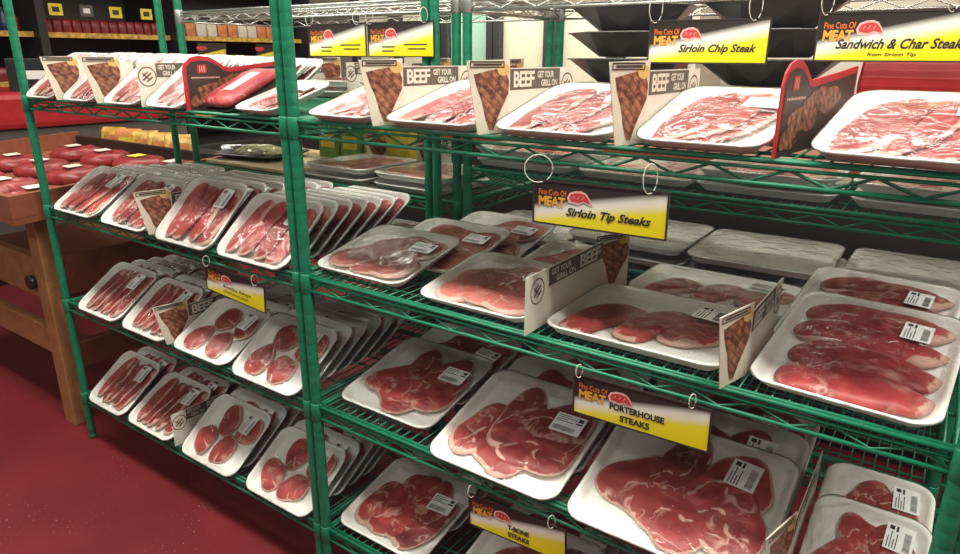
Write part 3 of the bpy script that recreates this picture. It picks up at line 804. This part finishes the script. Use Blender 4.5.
# ------------------------------------------------------------------ rear rack goods
def flat_tray(label, x, y, z, w, l, group, kind=None, seed=0, yaw=0):
    if kind: return package(kind, w, l, (x, y-l/2, z), (0, 0, R(yaw)), label, group, seed, labels=False)
    t = thing('foam_tray_pack', label, 'foam tray', (x, y-l/2, z), (0, 0, R(yaw)), group)
    link('foam_tray', tray_mesh(w, l), t); link('plastic_film', film_mesh(w, l, .006), t); return t
PLACE = ['lowest', 'second', 'third', 'fourth', 'fifth', 'sixth']
def pile(where, x, y, z, w, l, n, kind=None, seed=0, g='white trays on the rear rack', step=.0315):
    for i in range(n):
        pos = PLACE[i] if i < n-1 or n == 1 else 'topmost'
        flat_tray(f'white foam tray, {pos} in the pile {where}', x+rnd.uniform(-.004, .004), y+rnd.uniform(-.004, .004), z+.0045+step*i, w, l, g,
                  kind if i == n-1 else None, seed+i, rnd.uniform(-1.5, 1.5))
yb = .745
for k, (x, wh, n) in enumerate(((-.945, 'behind the Sirloin Tip sign', 3), (-.63, 'behind the backward beef card', 3), (-.315, 'behind the long steaks', 3), (.0, 'at the far right rear', 3))):
    pile(wh+', low rear shelf', x,   .70, ZB[2], .305, .30, n-1 if k == 0 else 3, None, 200+10*k)
for k, (x, wh, n, kind) in enumerate(((-.93, 'left of the sign rings', 2, 'sirloin'), (-.62, 'over the sign rings', 1, 'big'), (-.325, 'right of the sign rings', 2, 'big'), (-.01, 'at far right', 2, 'big'))):
    pile(wh+', rear middle shelf', x, .69, ZB[1], .29, .28, n, kind, 300+10*k)
for k, (x, wh, n) in enumerate(((-.955, 'just right of the rear posts', 2),)):
    pile(wh+', rear top shelf', x-.02, .72, ZB[0], .20, .28, n, 'pale', 400+10*k)
for k, (x, wh, kind) in enumerate(((-2.18, 'leftmost, rear left top shelf', 'pale'), (-1.93, 'second, rear left top shelf', 'pale'), (-1.68, 'third, rear left top shelf', 'pale'), (-1.43, 'fourth, rear left top shelf', 'pale'), (-1.21, 'rightmost, rear left top shelf', 'pale'))):
    pile(wh, x, .70, ZB[0], .19, .27, 2, kind, 500+10*k)
for k, (x, wh) in enumerate(((-2.16, 'leftmost, rear left middle shelf'), (-1.86, 'second, rear left middle shelf'), (-1.56, 'third, rear left middle shelf'), (-1.26, 'rightmost, rear left middle shelf'))):
    if k in (2, 3): pile(wh, x-.05, .66, ZL[1], .27, .28, 2, 'sirloin', 600+10*k)
for k, (x, wh) in enumerate(((-2.12, 'leftmost, rear left low shelf'), (-1.80, 'second, rear left low shelf'), (-1.50, 'third, rear left low shelf'), (-1.22, 'rightmost, rear left low shelf'))):
    pile(wh, x, .70, ZL[2], .25, .28, 2, 'slice', 700+10*k)
for x, y, lb in ((-1.80, .565, 'small beef card seen left of the faded signs, rear rack'), (-1.555, .565, 'small beef card under the left faded sign, rear rack'), (-1.325, .565, 'small beef card under the right faded sign, rear rack'), (-1.085+.022, .565, 'small beef card right of the rear posts')):
    divider(lb, x, y, ZB[0]+zc, True, .13, fd=(.2, .98), group='small beef cards on the rear rack')
# black platters, nested
def platter_mesh():
    bm = bmesh.new(); s = .148; h = .056
    top = []; bot = []
    for k in range(8):
        a = 2*PI*k/8+PI/8; top.append((s*1.05*math.cos(a), s*1.05*math.sin(a)))
    for k in range(8):
        a = 2*PI*k/8; bot.append((s*.58*math.cos(a), s*.58*math.sin(a)))
    vt = [bm.verts.new((x, y, h)) for x, y in top]; vl = [bm.verts.new((x*1.03, y*1.03, h+.003)) for x, y in top]; vb = [bm.verts.new((x, y, .002)) for x, y in bot]
    for k in range(8):
        bm.faces.new((vb[k], vt[k], vb[(k+1) % 8])); bm.faces.new((vb[(k+1) % 8], vt[k], vt[(k+1) % 8]))
        bm.faces.new((vt[k], vl[k], vl[(k+1) % 8], vt[(k+1) % 8]))
    bm.faces.new(vb[::-1]); bm.faces.new(vl)
    return mesh('platter_body', bm, M['platter'])
def rim_mesh():
    bm = bmesh.new(); add_tube(bm, [(.160*math.cos(2*PI*k/8+PI/8), .160*math.sin(2*PI*k/8+PI/8), .058) for k in range(8)], .0022, 6, closed=True); return mesh('platter_rim', bm, M['platter'])
PB, PR = platter_mesh(), rim_mesh()
for j, (x, wh) in enumerate(((-.725, 'left stack'), (-.39, 'middle stack'), (-.03, 'right stack'))):
    for i in range(4 if j < 2 else 1):
        if j == 2: continue
        t = thing('black_platter', f'black faceted plastic platter, {["lowest", "second", "third", "topmost"][i]} of the {wh} behind the Sirloin Chip sign', 'platter', (x, .76, ZB[0]+.0045+.0615*i), (0, 0, R(4*i-3)), 'stacked black platters')
        link('platter_body', PB, t); link('platter_rim', PR, t)
# red roll at the top right
t = thing('red_roll', 'large red plastic roll lying behind the right red card', 'roll', (-.185, .70, ZB[0]+.077))
bm = bmesh.new(); rings = []
prof = [(.0, .025), (.0, .062), (.006, .071), (.32, .071), (.326, .062), (.326, .025)]
loft(bm, [[(x, r*math.cos(2*PI*k/28), r*math.sin(2*PI*k/28)) for k in range(28)] for x, r in prof]); obj('roll_body', bm, M['redplastic'], t, False)
bm = bmesh.new(); loft(bm, [[(x, r*math.cos(2*PI*k/20), r*math.sin(2*PI*k/20)) for k in range(20)] for x, r in ((-.006, .022), (.332, .022))]); obj('core', bm, M['black'], t)
# goods seen under the left rack's top shelf
t = thing('salad_platter', 'dark platter of salad under a clear lid, behind left rack', 'platter', (-2.18, .70, ZL[1]+.0205), (0, 0, R(12)))
bm = bmesh.new(); loft(bm, [[(x, y, z) for x, y in rrect(w_, w_*.8, .04, 6)] for z, w_ in ((0, .22), (.012, .30), (.016, .31), (.018, .30), (.008, .25))]); obj('dish', bm, M['black'], t)
bm = bmesh.new(); loft(bm, [[(x, y, z) for x, y in rrect(w_, w_*.8, .04, 6)] for z, w_ in ((.0185, .29), (.045, .26), (.058, .18))], cap0=False); obj('clear_lid', bm, M['dome'], t, True)
bm = bmesh.new(); bmesh.ops.create_icosphere(bm, subdivisions=3, radius=1)
for v in bm.verts: v.co = Vector((v.co.x*.105, v.co.y*.085, .012+max(0, v.co.z)*.030 + .006*noise.noise(v.co*6)))
obj('salad', bm, M['salad'], t, True)
t = thing('display_board', 'cream board under the salad platter, behind the left rack', 'board', (-2.14, .745, ZL[1]+.0045))
bm = bmesh.new(); add_box(bm, (-.155, -.21, 0), (.30, .22, .012), 0, .003); obj('board_slab', bm, M['board'], t)
def packet(name, label, cat, x, y, z, w, d, h, mat, group, yaw=0, parts=True, seed=0):
    t = thing(name, label, cat, (x, y, z), (0, 0, R(yaw)), group)
    bm = bmesh.new(); r = random.Random(seed+1)
    loft(bm, [[(a*k, b*k2+(.0), zz) for a, b in rrect(w, d, min(w, d)*.25, 3)] for zz, k, k2 in ((0, .92, .9), (h*.12, 1, 1), (h*.5, 1.0, 1.02), (h*.86, 1, .85), (h, .96, .25))])
    b = obj('packet_body', bm, mat, t, True)
    if parts:
        bm = bmesh.new(); add_poly(bm, [(-w*.32, -d*.53, h*.35), (w*.32, -d*.53, h*.35), (w*.32, -d*.50, h*.68), (-w*.32, -d*.50, h*.68)]); obj('packet_label', bm, M['yellow'] if mat is not M['goldpack'] else M['orangepack'], b)
    return t
t = thing('low_display_table', 'dark low table of gold packets beyond the wooden bin', 'table', (-3.75, 1.3, 0))
bm = bmesh.new(); add_box(bm, (-.65, -.25, .735), (.65, .25, .762), 0, .004); obj('table_top', bm, M['darkcase'], t)
for x, y in ((-.6, -.2), (.6, -.2), (-.6, .2), (.6, .2)):
    bm = bmesh.new(); add_box(bm, (x-.03, y-.03, 0), (x+.03, y+.03, .7345)); obj('leg', bm, M['darkcase'], t)
for k in range(5):
    packet('snack_packet', 'gold snack packet, %s in the row beyond the wooden bin' % ['leftmost', 'second', 'third', 'fourth', 'rightmost'][k], 'packet', -4.18+.17*k, 1.17, .7625, .15, .08, .14, M['goldpack'] if k != 1 else M['orangepack'], 'gold packets on the low table', 25+6*k, True, k)
for k in range(4):
    packet('green_packet', ['green packet, left of two, rear shelf right of the middle post', 'green packet, right of two, rear shelf right of the middle post', 'gold packet between green and yellow packets, rear shelf', 'yellow packet beside the rear posts, rear shelf'][k], 'packet', (-1.965, -1.845, -1.745, -1.61)[k], .87, ZL[1]+.0045, (.115, .115, .07, .115)[k], .05, .145, (M['greenpack'], M['greenpack'], M['goldpack'], M['yellow'])[k], 'packets on the rear shelf right of the middle post', 0, k < 3, k+5)
for x, lb in ((-1.70, 'small steak card before the yellow packet, rear middle shelf'), (-1.47, 'small steak card left of the rear posts, rear middle shelf')):
    divider(lb, x, .80, ZL[1]+zc, False, .08, True, False, (.75, .66), .12, 'small beef cards on the rear rack')
# ------------------------------------------------------------------ wooden display table at left
def table():
    t = thing('wooden_display_table', 'pine display table with slanted red brown bin, left of the racks', 'table', (-2.42, -.06, 0))
    x1 = -.02; x0 = -1.42; y0 = .03; y1 = .86
    for k, (x, y) in enumerate(((-.155, .06), (-.155, .76), (-1.35, .06), (-1.35, .76))):
        bm = bmesh.new(); add_box(bm, (x, y, 0), (x+.075, y+.06, .785), 0, .003); obj('leg', bm, M['wood'], t)
    bm = bmesh.new(); add_box(bm, (-1.275, .066, .49), (-.157, .10, .64), 0, .002); obj('apron', bm, M['wood'], t)
    bm = bmesh.new(); add_tube(bm, [(-.19, .046, .545), (-.19, .064, .545)], .026, 16); obj('bolt', bm, M['black'], t)
    bm = bmesh.new(); add_box(bm, (-.10, .13, .50), (-.078, .755, .64), 0, .002); obj('apron', bm, M['wooddark'], t)
    bm = bmesh.new(); add_box(bm, (-1.275, .07, .27), (-.157, .105, .37), 0, .002); obj('stretcher', bm, M['wood'], t)
    bm = bmesh.new(); add_box(bm, (-.145, .13, .20), (-.11, .755, .30), 0, .002); obj('stretcher', bm, M['wooddark'], t)
    bm = bmesh.new(); add_box(bm, (-1.275, .125, .465), (-.104, .755, .487)); obj('lower_shelf', bm, M['wooddark'], t)
    # slanted bin: floor rises to the back
    s = R(3)
    b = link('bin_floor', None, t) if False else None
    bm = bmesh.new()
    def slab(p, q, z0, z1, sl=math.tan(s)):
        vs = []
        for zz in (z0, z1):
            vs.append([(p[0], p[1], zz+sl*(p[1])), (q[0], p[1], zz+sl*p[1]), (q[0], q[1], zz+sl*q[1]), (p[0], q[1], zz+sl*q[1])])
        loft(bm, vs)
    slab((x0, -.02), (x1, y1), .79, .81); obj('bin_floor', bm, M['wooddark'], t)
    for nm, p, q in (('bin_side', (x1-.022, -.02), (x1, y1)), ('bin_side', (x0, -.02), (x0+.022, y1)), ('bin_front', (x0+.022, -.02), (x1-.022, .002)), ('bin_back', (x0+.022, y1-.022), (x1-.022, y1))):
        bm = bmesh.new(); slab(p, q, .811, .885 if nm != 'bin_back' else .865); obj(nm, bm, M['wooddark'] if nm != 'bin_back' else M['black'], t)
    return s
sl = table()
names = [f'{b} of the {a} row' for a in ('rack side', 'second', 'third', 'leftmost') for b in ('front', 'middle', 'back')]
i = 0
for cx in (-2.58, -2.86, -3.14, -3.42):
    for k in range(3):
        yy = .065+.262*k; zz = .811+math.tan(sl)*(yy+.06)
        t = thing('vacuum_packed_meat', f'red vacuum packed meat in wooden bin, {names[i]}', 'meat pack', (cx-.012+rnd.uniform(-.008, .008), yy, zz), (sl, 0, R(rnd.uniform(-8, 8))), 'vacuum packs in the wooden bin')
        bm = bmesh.new(); o_ = [blob(.105*kk, .11*kk, i+3, .05, 28) for kk in (.85, 1, .97, .80, .4)]
        loft(bm, [[(a, b, z+.010*noise.noise(Vector((a*26, b*26, i)))*(q > 0)) for a, b in o] for q, (o, z) in enumerate(zip(o_, (.001, .015, .035, .048, .054)))])
        obj('pack_body', bm, M['redpack'] if i % 3 else M['meat_dark'], t, True)
        bm = bmesh.new(); add_box(bm, (-.035, -.03, .062), (.03, .025, .0635)); obj('sticker', bm, M['paper'] if i % 3 == 0 else (M['yellow'] if i == 5 else M['cream']), t)
        i += 1

# red chest with black box, behind the table
t = thing('red_chest_freezer', 'red bumper of a low chest behind the wooden table', 'chest freezer', (-5.0, 1.15, 0))
bm = bmesh.new(); add_box(bm, (-.5, -.7, .08), (.5, .7, .90), 0, .02); obj('cabinet', bm, M['greydark'], t)  # dark colour stands in for shade on the chest's lower side
bm = bmesh.new(); add_box(bm, (-.54, -.74, .902), (.54, .74, 1.10), 0, .03); obj('bumper', bm, M['redplastic'], t)
bm = bmesh.new(); add_box(bm, (-.48, -.67, .0), (.48, .67, .079)); obj('plinth', bm, M['black'], t)
t = thing('black_carton', 'black carton with white label on the red chest', 'carton', (-4.80, 1.06, 1.102), (0, 0, R(66)))
bm = bmesh.new(); add_box(bm, (-.15, -.13, 0), (.15, .13, .19), 0, .004); b = obj('carton_body', bm, M['black'], t)
bm = bmesh.new(); add_box(bm, (-.09, -.1325, .07), (.08, -.1305, .12)); obj('carton_label', bm, M['paper'], b)

# ------------------------------------------------------------------ wall display case at left
def wall_case():
    t = thing('wall_display_case', 'tall dark refrigerated wall case with packed shelves, far left', 'display case', (XW+.02, 0, 0))
    y0, y1, d = .2, 4.15, .85
    bm = bmesh.new(); add_box(bm, (0, y0, .0), (.06, y1, 2.1)); obj('back_panel', bm, M['greydark'], t)
    bm = bmesh.new(); add_box(bm, (.06, y0, 0), (d+.12, y1, .55), 0, .02); obj('base', bm, M['darkcase'], t)
    bm = bmesh.new(); add_box(bm, (.06, y0, 1.95), (d+.05, y1, 2.15), 0, .02); obj('canopy', bm, M['darkcase'], t)
    for y in (y0, 1.52, 2.62, y1-.06):
        bm = bmesh.new(); add_box(bm, (.06, y, .551), (d, y+.06, 1.949)); obj('upright', bm, M['darkcase'], t)
    for z in (.80, 1.12, 1.475):
        for a, b in ((y0+.06, 1.52), (1.58, 2.62), (2.68, y1-.06)):
            bm = bmesh.new(); add_box(bm, (.0605, a+.001, z-.02), (d-.1, b-.001, z)); s = obj('case_shelf', bm, M['darkcase'], t)
            bm = bmesh.new(); add_box(bm, (d-.099, a+.001, z-.035), (d-.095, b-.001, z+.004)); obj('price_rail', bm, M['goldpack'], s)
    return t
wall_case()
xf = XW+.02+.66
def bottle(x, y, z, mat, label, h=.17):
    t = thing('bottle', label, 'bottle', (x, y, z), (0, 0, 0), 'dark bottles on the wall case')
    bm = bmesh.new(); add_lathe(bm, [(.03, 0), (.034, .006), (.034, h*.55), (.014, h*.78), (.013, h*.9)], seg=12); obj('bottle_body', bm, mat, t, True)
    bm = bmesh.new(); add_lathe(bm, [(.016, h*.9), (.016, h)], seg=10); obj('cap', bm, M['black'], t)
for k in range(10):
    bottle(xf, .85+.065*k, 1.4755, M['bluepack'] if k % 3 else M['redpack'], 'small dark bottle in the row on the upper wall case shelf, far left')
for k in range(13):
    packet('red_packet', 'small red packet in the row on the upper shelf of the wall case', 'packet', xf, 1.66+.073*k, 1.4755, .066, .05, .105, M['redpack'], 'red packets on the wall case', 90, False, k)
for k in range(12):
    packet('bright_packet', 'small orange or white packet on the wall case shelf, behind the chrome shelf', 'packet', xf, 2.76+.112*k, 1.4755, .10, .05, .13, M['orangepack'] if k % 4 < 2 else M['cream'], 'bright packets on the wall case', 90, False, k+40)
for k in range(28):
    yy = .36+.135*k
    if 1.46 < yy < 1.64 or 2.56 < yy < 2.74: continue
    packet('red_packet', 'small red packet in the lower row of the wall case', 'packet', xf, yy, 1.1205, .12, .05, .10, M['redpack'], 'lower red packets on the wall case', 90, False, k+70)
for k, y in enumerate((1.70, 1.93, 2.16, 2.42)):
    t = thing('shelf_tag', 'small yellow price card hanging on the dark wall case', 'price card', (XW+.02+.765, y, 1.60), (0, 0, 0), 'yellow price cards on the wall case')
    bm = bmesh.new(); add_box(bm, (0, -.05, 0), (.002, .05, .085)); obj('card', bm, M['yellow'] if k != 1 else M['greydark'], t)
    bm = bmesh.new(); add_box(bm, (.0022, -.026, .025), (.0028, .026, .062)); obj('printed_mark', bm, M['blackcard'] if k != 1 else M['paper'], t)
    bm = bmesh.new(); add_tube(bm, [(-.002, 0, .0855), (-.002, 0, .345)], .002, 5); obj('hanger', bm, M['black'], t)
for k, y in enumerate((2.86, 3.50)):
    sg = thing('shelf_tag', ['yellow and black sign between the two rear left posts', 'yellow and black sign just left of the middle post'][k], 'price card', (XW+.02+.768, y, 1.262), (0, 0, 0), 'yellow price cards on the wall case')
    w_ = .30
    bm = bmesh.new(); add_box(bm, (0, 0, 0), (.003, w_, .16)); obj('card', bm, M['blackcard'], sg)
    bm = bmesh.new(); add_poly(bm, [(.0035, .01, .01), (.0035, w_-.01, .01), (.0035, w_-.01, .11), (.0035, .01, .055)]); obj('printed_field', bm, M['yellow'], sg)
    bm = bmesh.new(); add_poly(bm, [(.0035, .04+a, .115+b) for a, b in blob(.05, .022, 4, .1)]); obj('steak_emblem', bm, M['steakred'], sg)
    bm = bmesh.new(); add_tube(bm, [(.0015, w_/2, .161), (.0015, w_/2, .14)], .002, 5); obj('hanger', bm, M['black'], sg)

t = thing('dark_backdrop', 'added dark block shading the gap beyond the rear racks', 'display case', (-.4, 1.95, 0))  # added block, its dark colour stands in for shade behind the racks
bm = bmesh.new(); add_box(bm, (-1.9, -.5, .1), (1.9, .5, .96), 0, .02); obj('cabinet', bm, M['darkcase'], t)
bm = bmesh.new(); add_box(bm, (-1.93, -.53, .962), (1.93, .53, 1.0), 0, .012); obj('rim', bm, M['wooddark'], t)
bm = bmesh.new(); add_box(bm, (-1.85, -.45, 0), (1.85, .45, .099)); obj('plinth', bm, M['black'], t)
# ------------------------------------------------------------------ freezer doors along the back
t = thing('glass_door_freezer', 'upright freezer with pale glass doors and dark frames at the back', 'freezer', (-4.9, YW-.75, 0))
bm = bmesh.new(); add_box(bm, (0, .1, 0), (3.3, .7, 2.2)); obj('cabinet', bm, M['cream'], t)
for k in range(6):
    x = .02+.54*k
    bm = bmesh.new()
    for (a, b, c, d) in ((0, .06, 0, 2.0), (.47, .53, 0, 2.0), (.06, .47, 0, .06), (.06, .47, 1.94, 2.0)): add_box(bm, (x+a, .03, .1+c), (x+b, .09, .1+d))
    fr = obj('door_frame', bm, M['darkcase'], t)
    bm = bmesh.new(); add_box(bm, (x+.061, .05, .161), (x+.469, .06, 2.039)); obj('door_glass', bm, M['glassgreen'] if k == 2 else M['glassclear'], fr)
    bm = bmesh.new(); add_box(bm, (x+.062, .092, .3), (x+.468, .099, 1.7)); obj('door_liner', bm, M['paper'] if k == 2 else M['white'], fr)
# ------------------------------------------------------------------ light
def area(name, loc, sx, sy, power, rot=(0, 0, 0), col=(1, .965, .87)):
    l = bpy.data.lights.new(name, 'AREA'); l.shape = 'RECTANGLE'; l.size = sx; l.size_y = sy; l.energy = power; l.color = col
    o = bpy.data.objects.new(name, l); COL.objects.link(o); o.location = loc; o.rotation_euler = rot; return o
area('tube_or_fill_light', (-1.6, -.35, 2.55), 3.6, .25, 88)
area('tube_or_fill_light', (.9, -.35, 2.55), 1.8, .25, 42)
area('tube_or_fill_light', (-1.5, 1.9, 2.9), 4.0, .3, 55)
area('tube_or_fill_light', (-4.2, .9, 2.9), .3, 3.5, 40)
area('tube_or_fill_light', (-1.2, -2.4, 2.9), 4.5, .3, 40)
area('tube_or_fill_light', (-.2, .55, 2.75), 2.6, .25, 22)  # added fill light for the black platters, no real tube
w = bpy.data.worlds.new('World'); scene.world = w; w.use_nodes = True
w.node_tree.nodes['Background'].inputs[0].default_value = (.95, 1, .96, 1); w.node_tree.nodes['Background'].inputs[1].default_value = .16
scene.view_settings.view_transform = 'Standard'
scene.cycles.transparent_max_bounces = 24
area('tube_or_fill_light', (-2.6, 3.2, 2.6), 3.0, .3, 130, (R(35), 0, 0))  # added fill light to brighten the freezer doors and back wall
scene.view_settings.use_curve_mapping = True
cm = scene.view_settings.curve_mapping; cm.black_level = (-.004, -.003, -.003); cm.update()
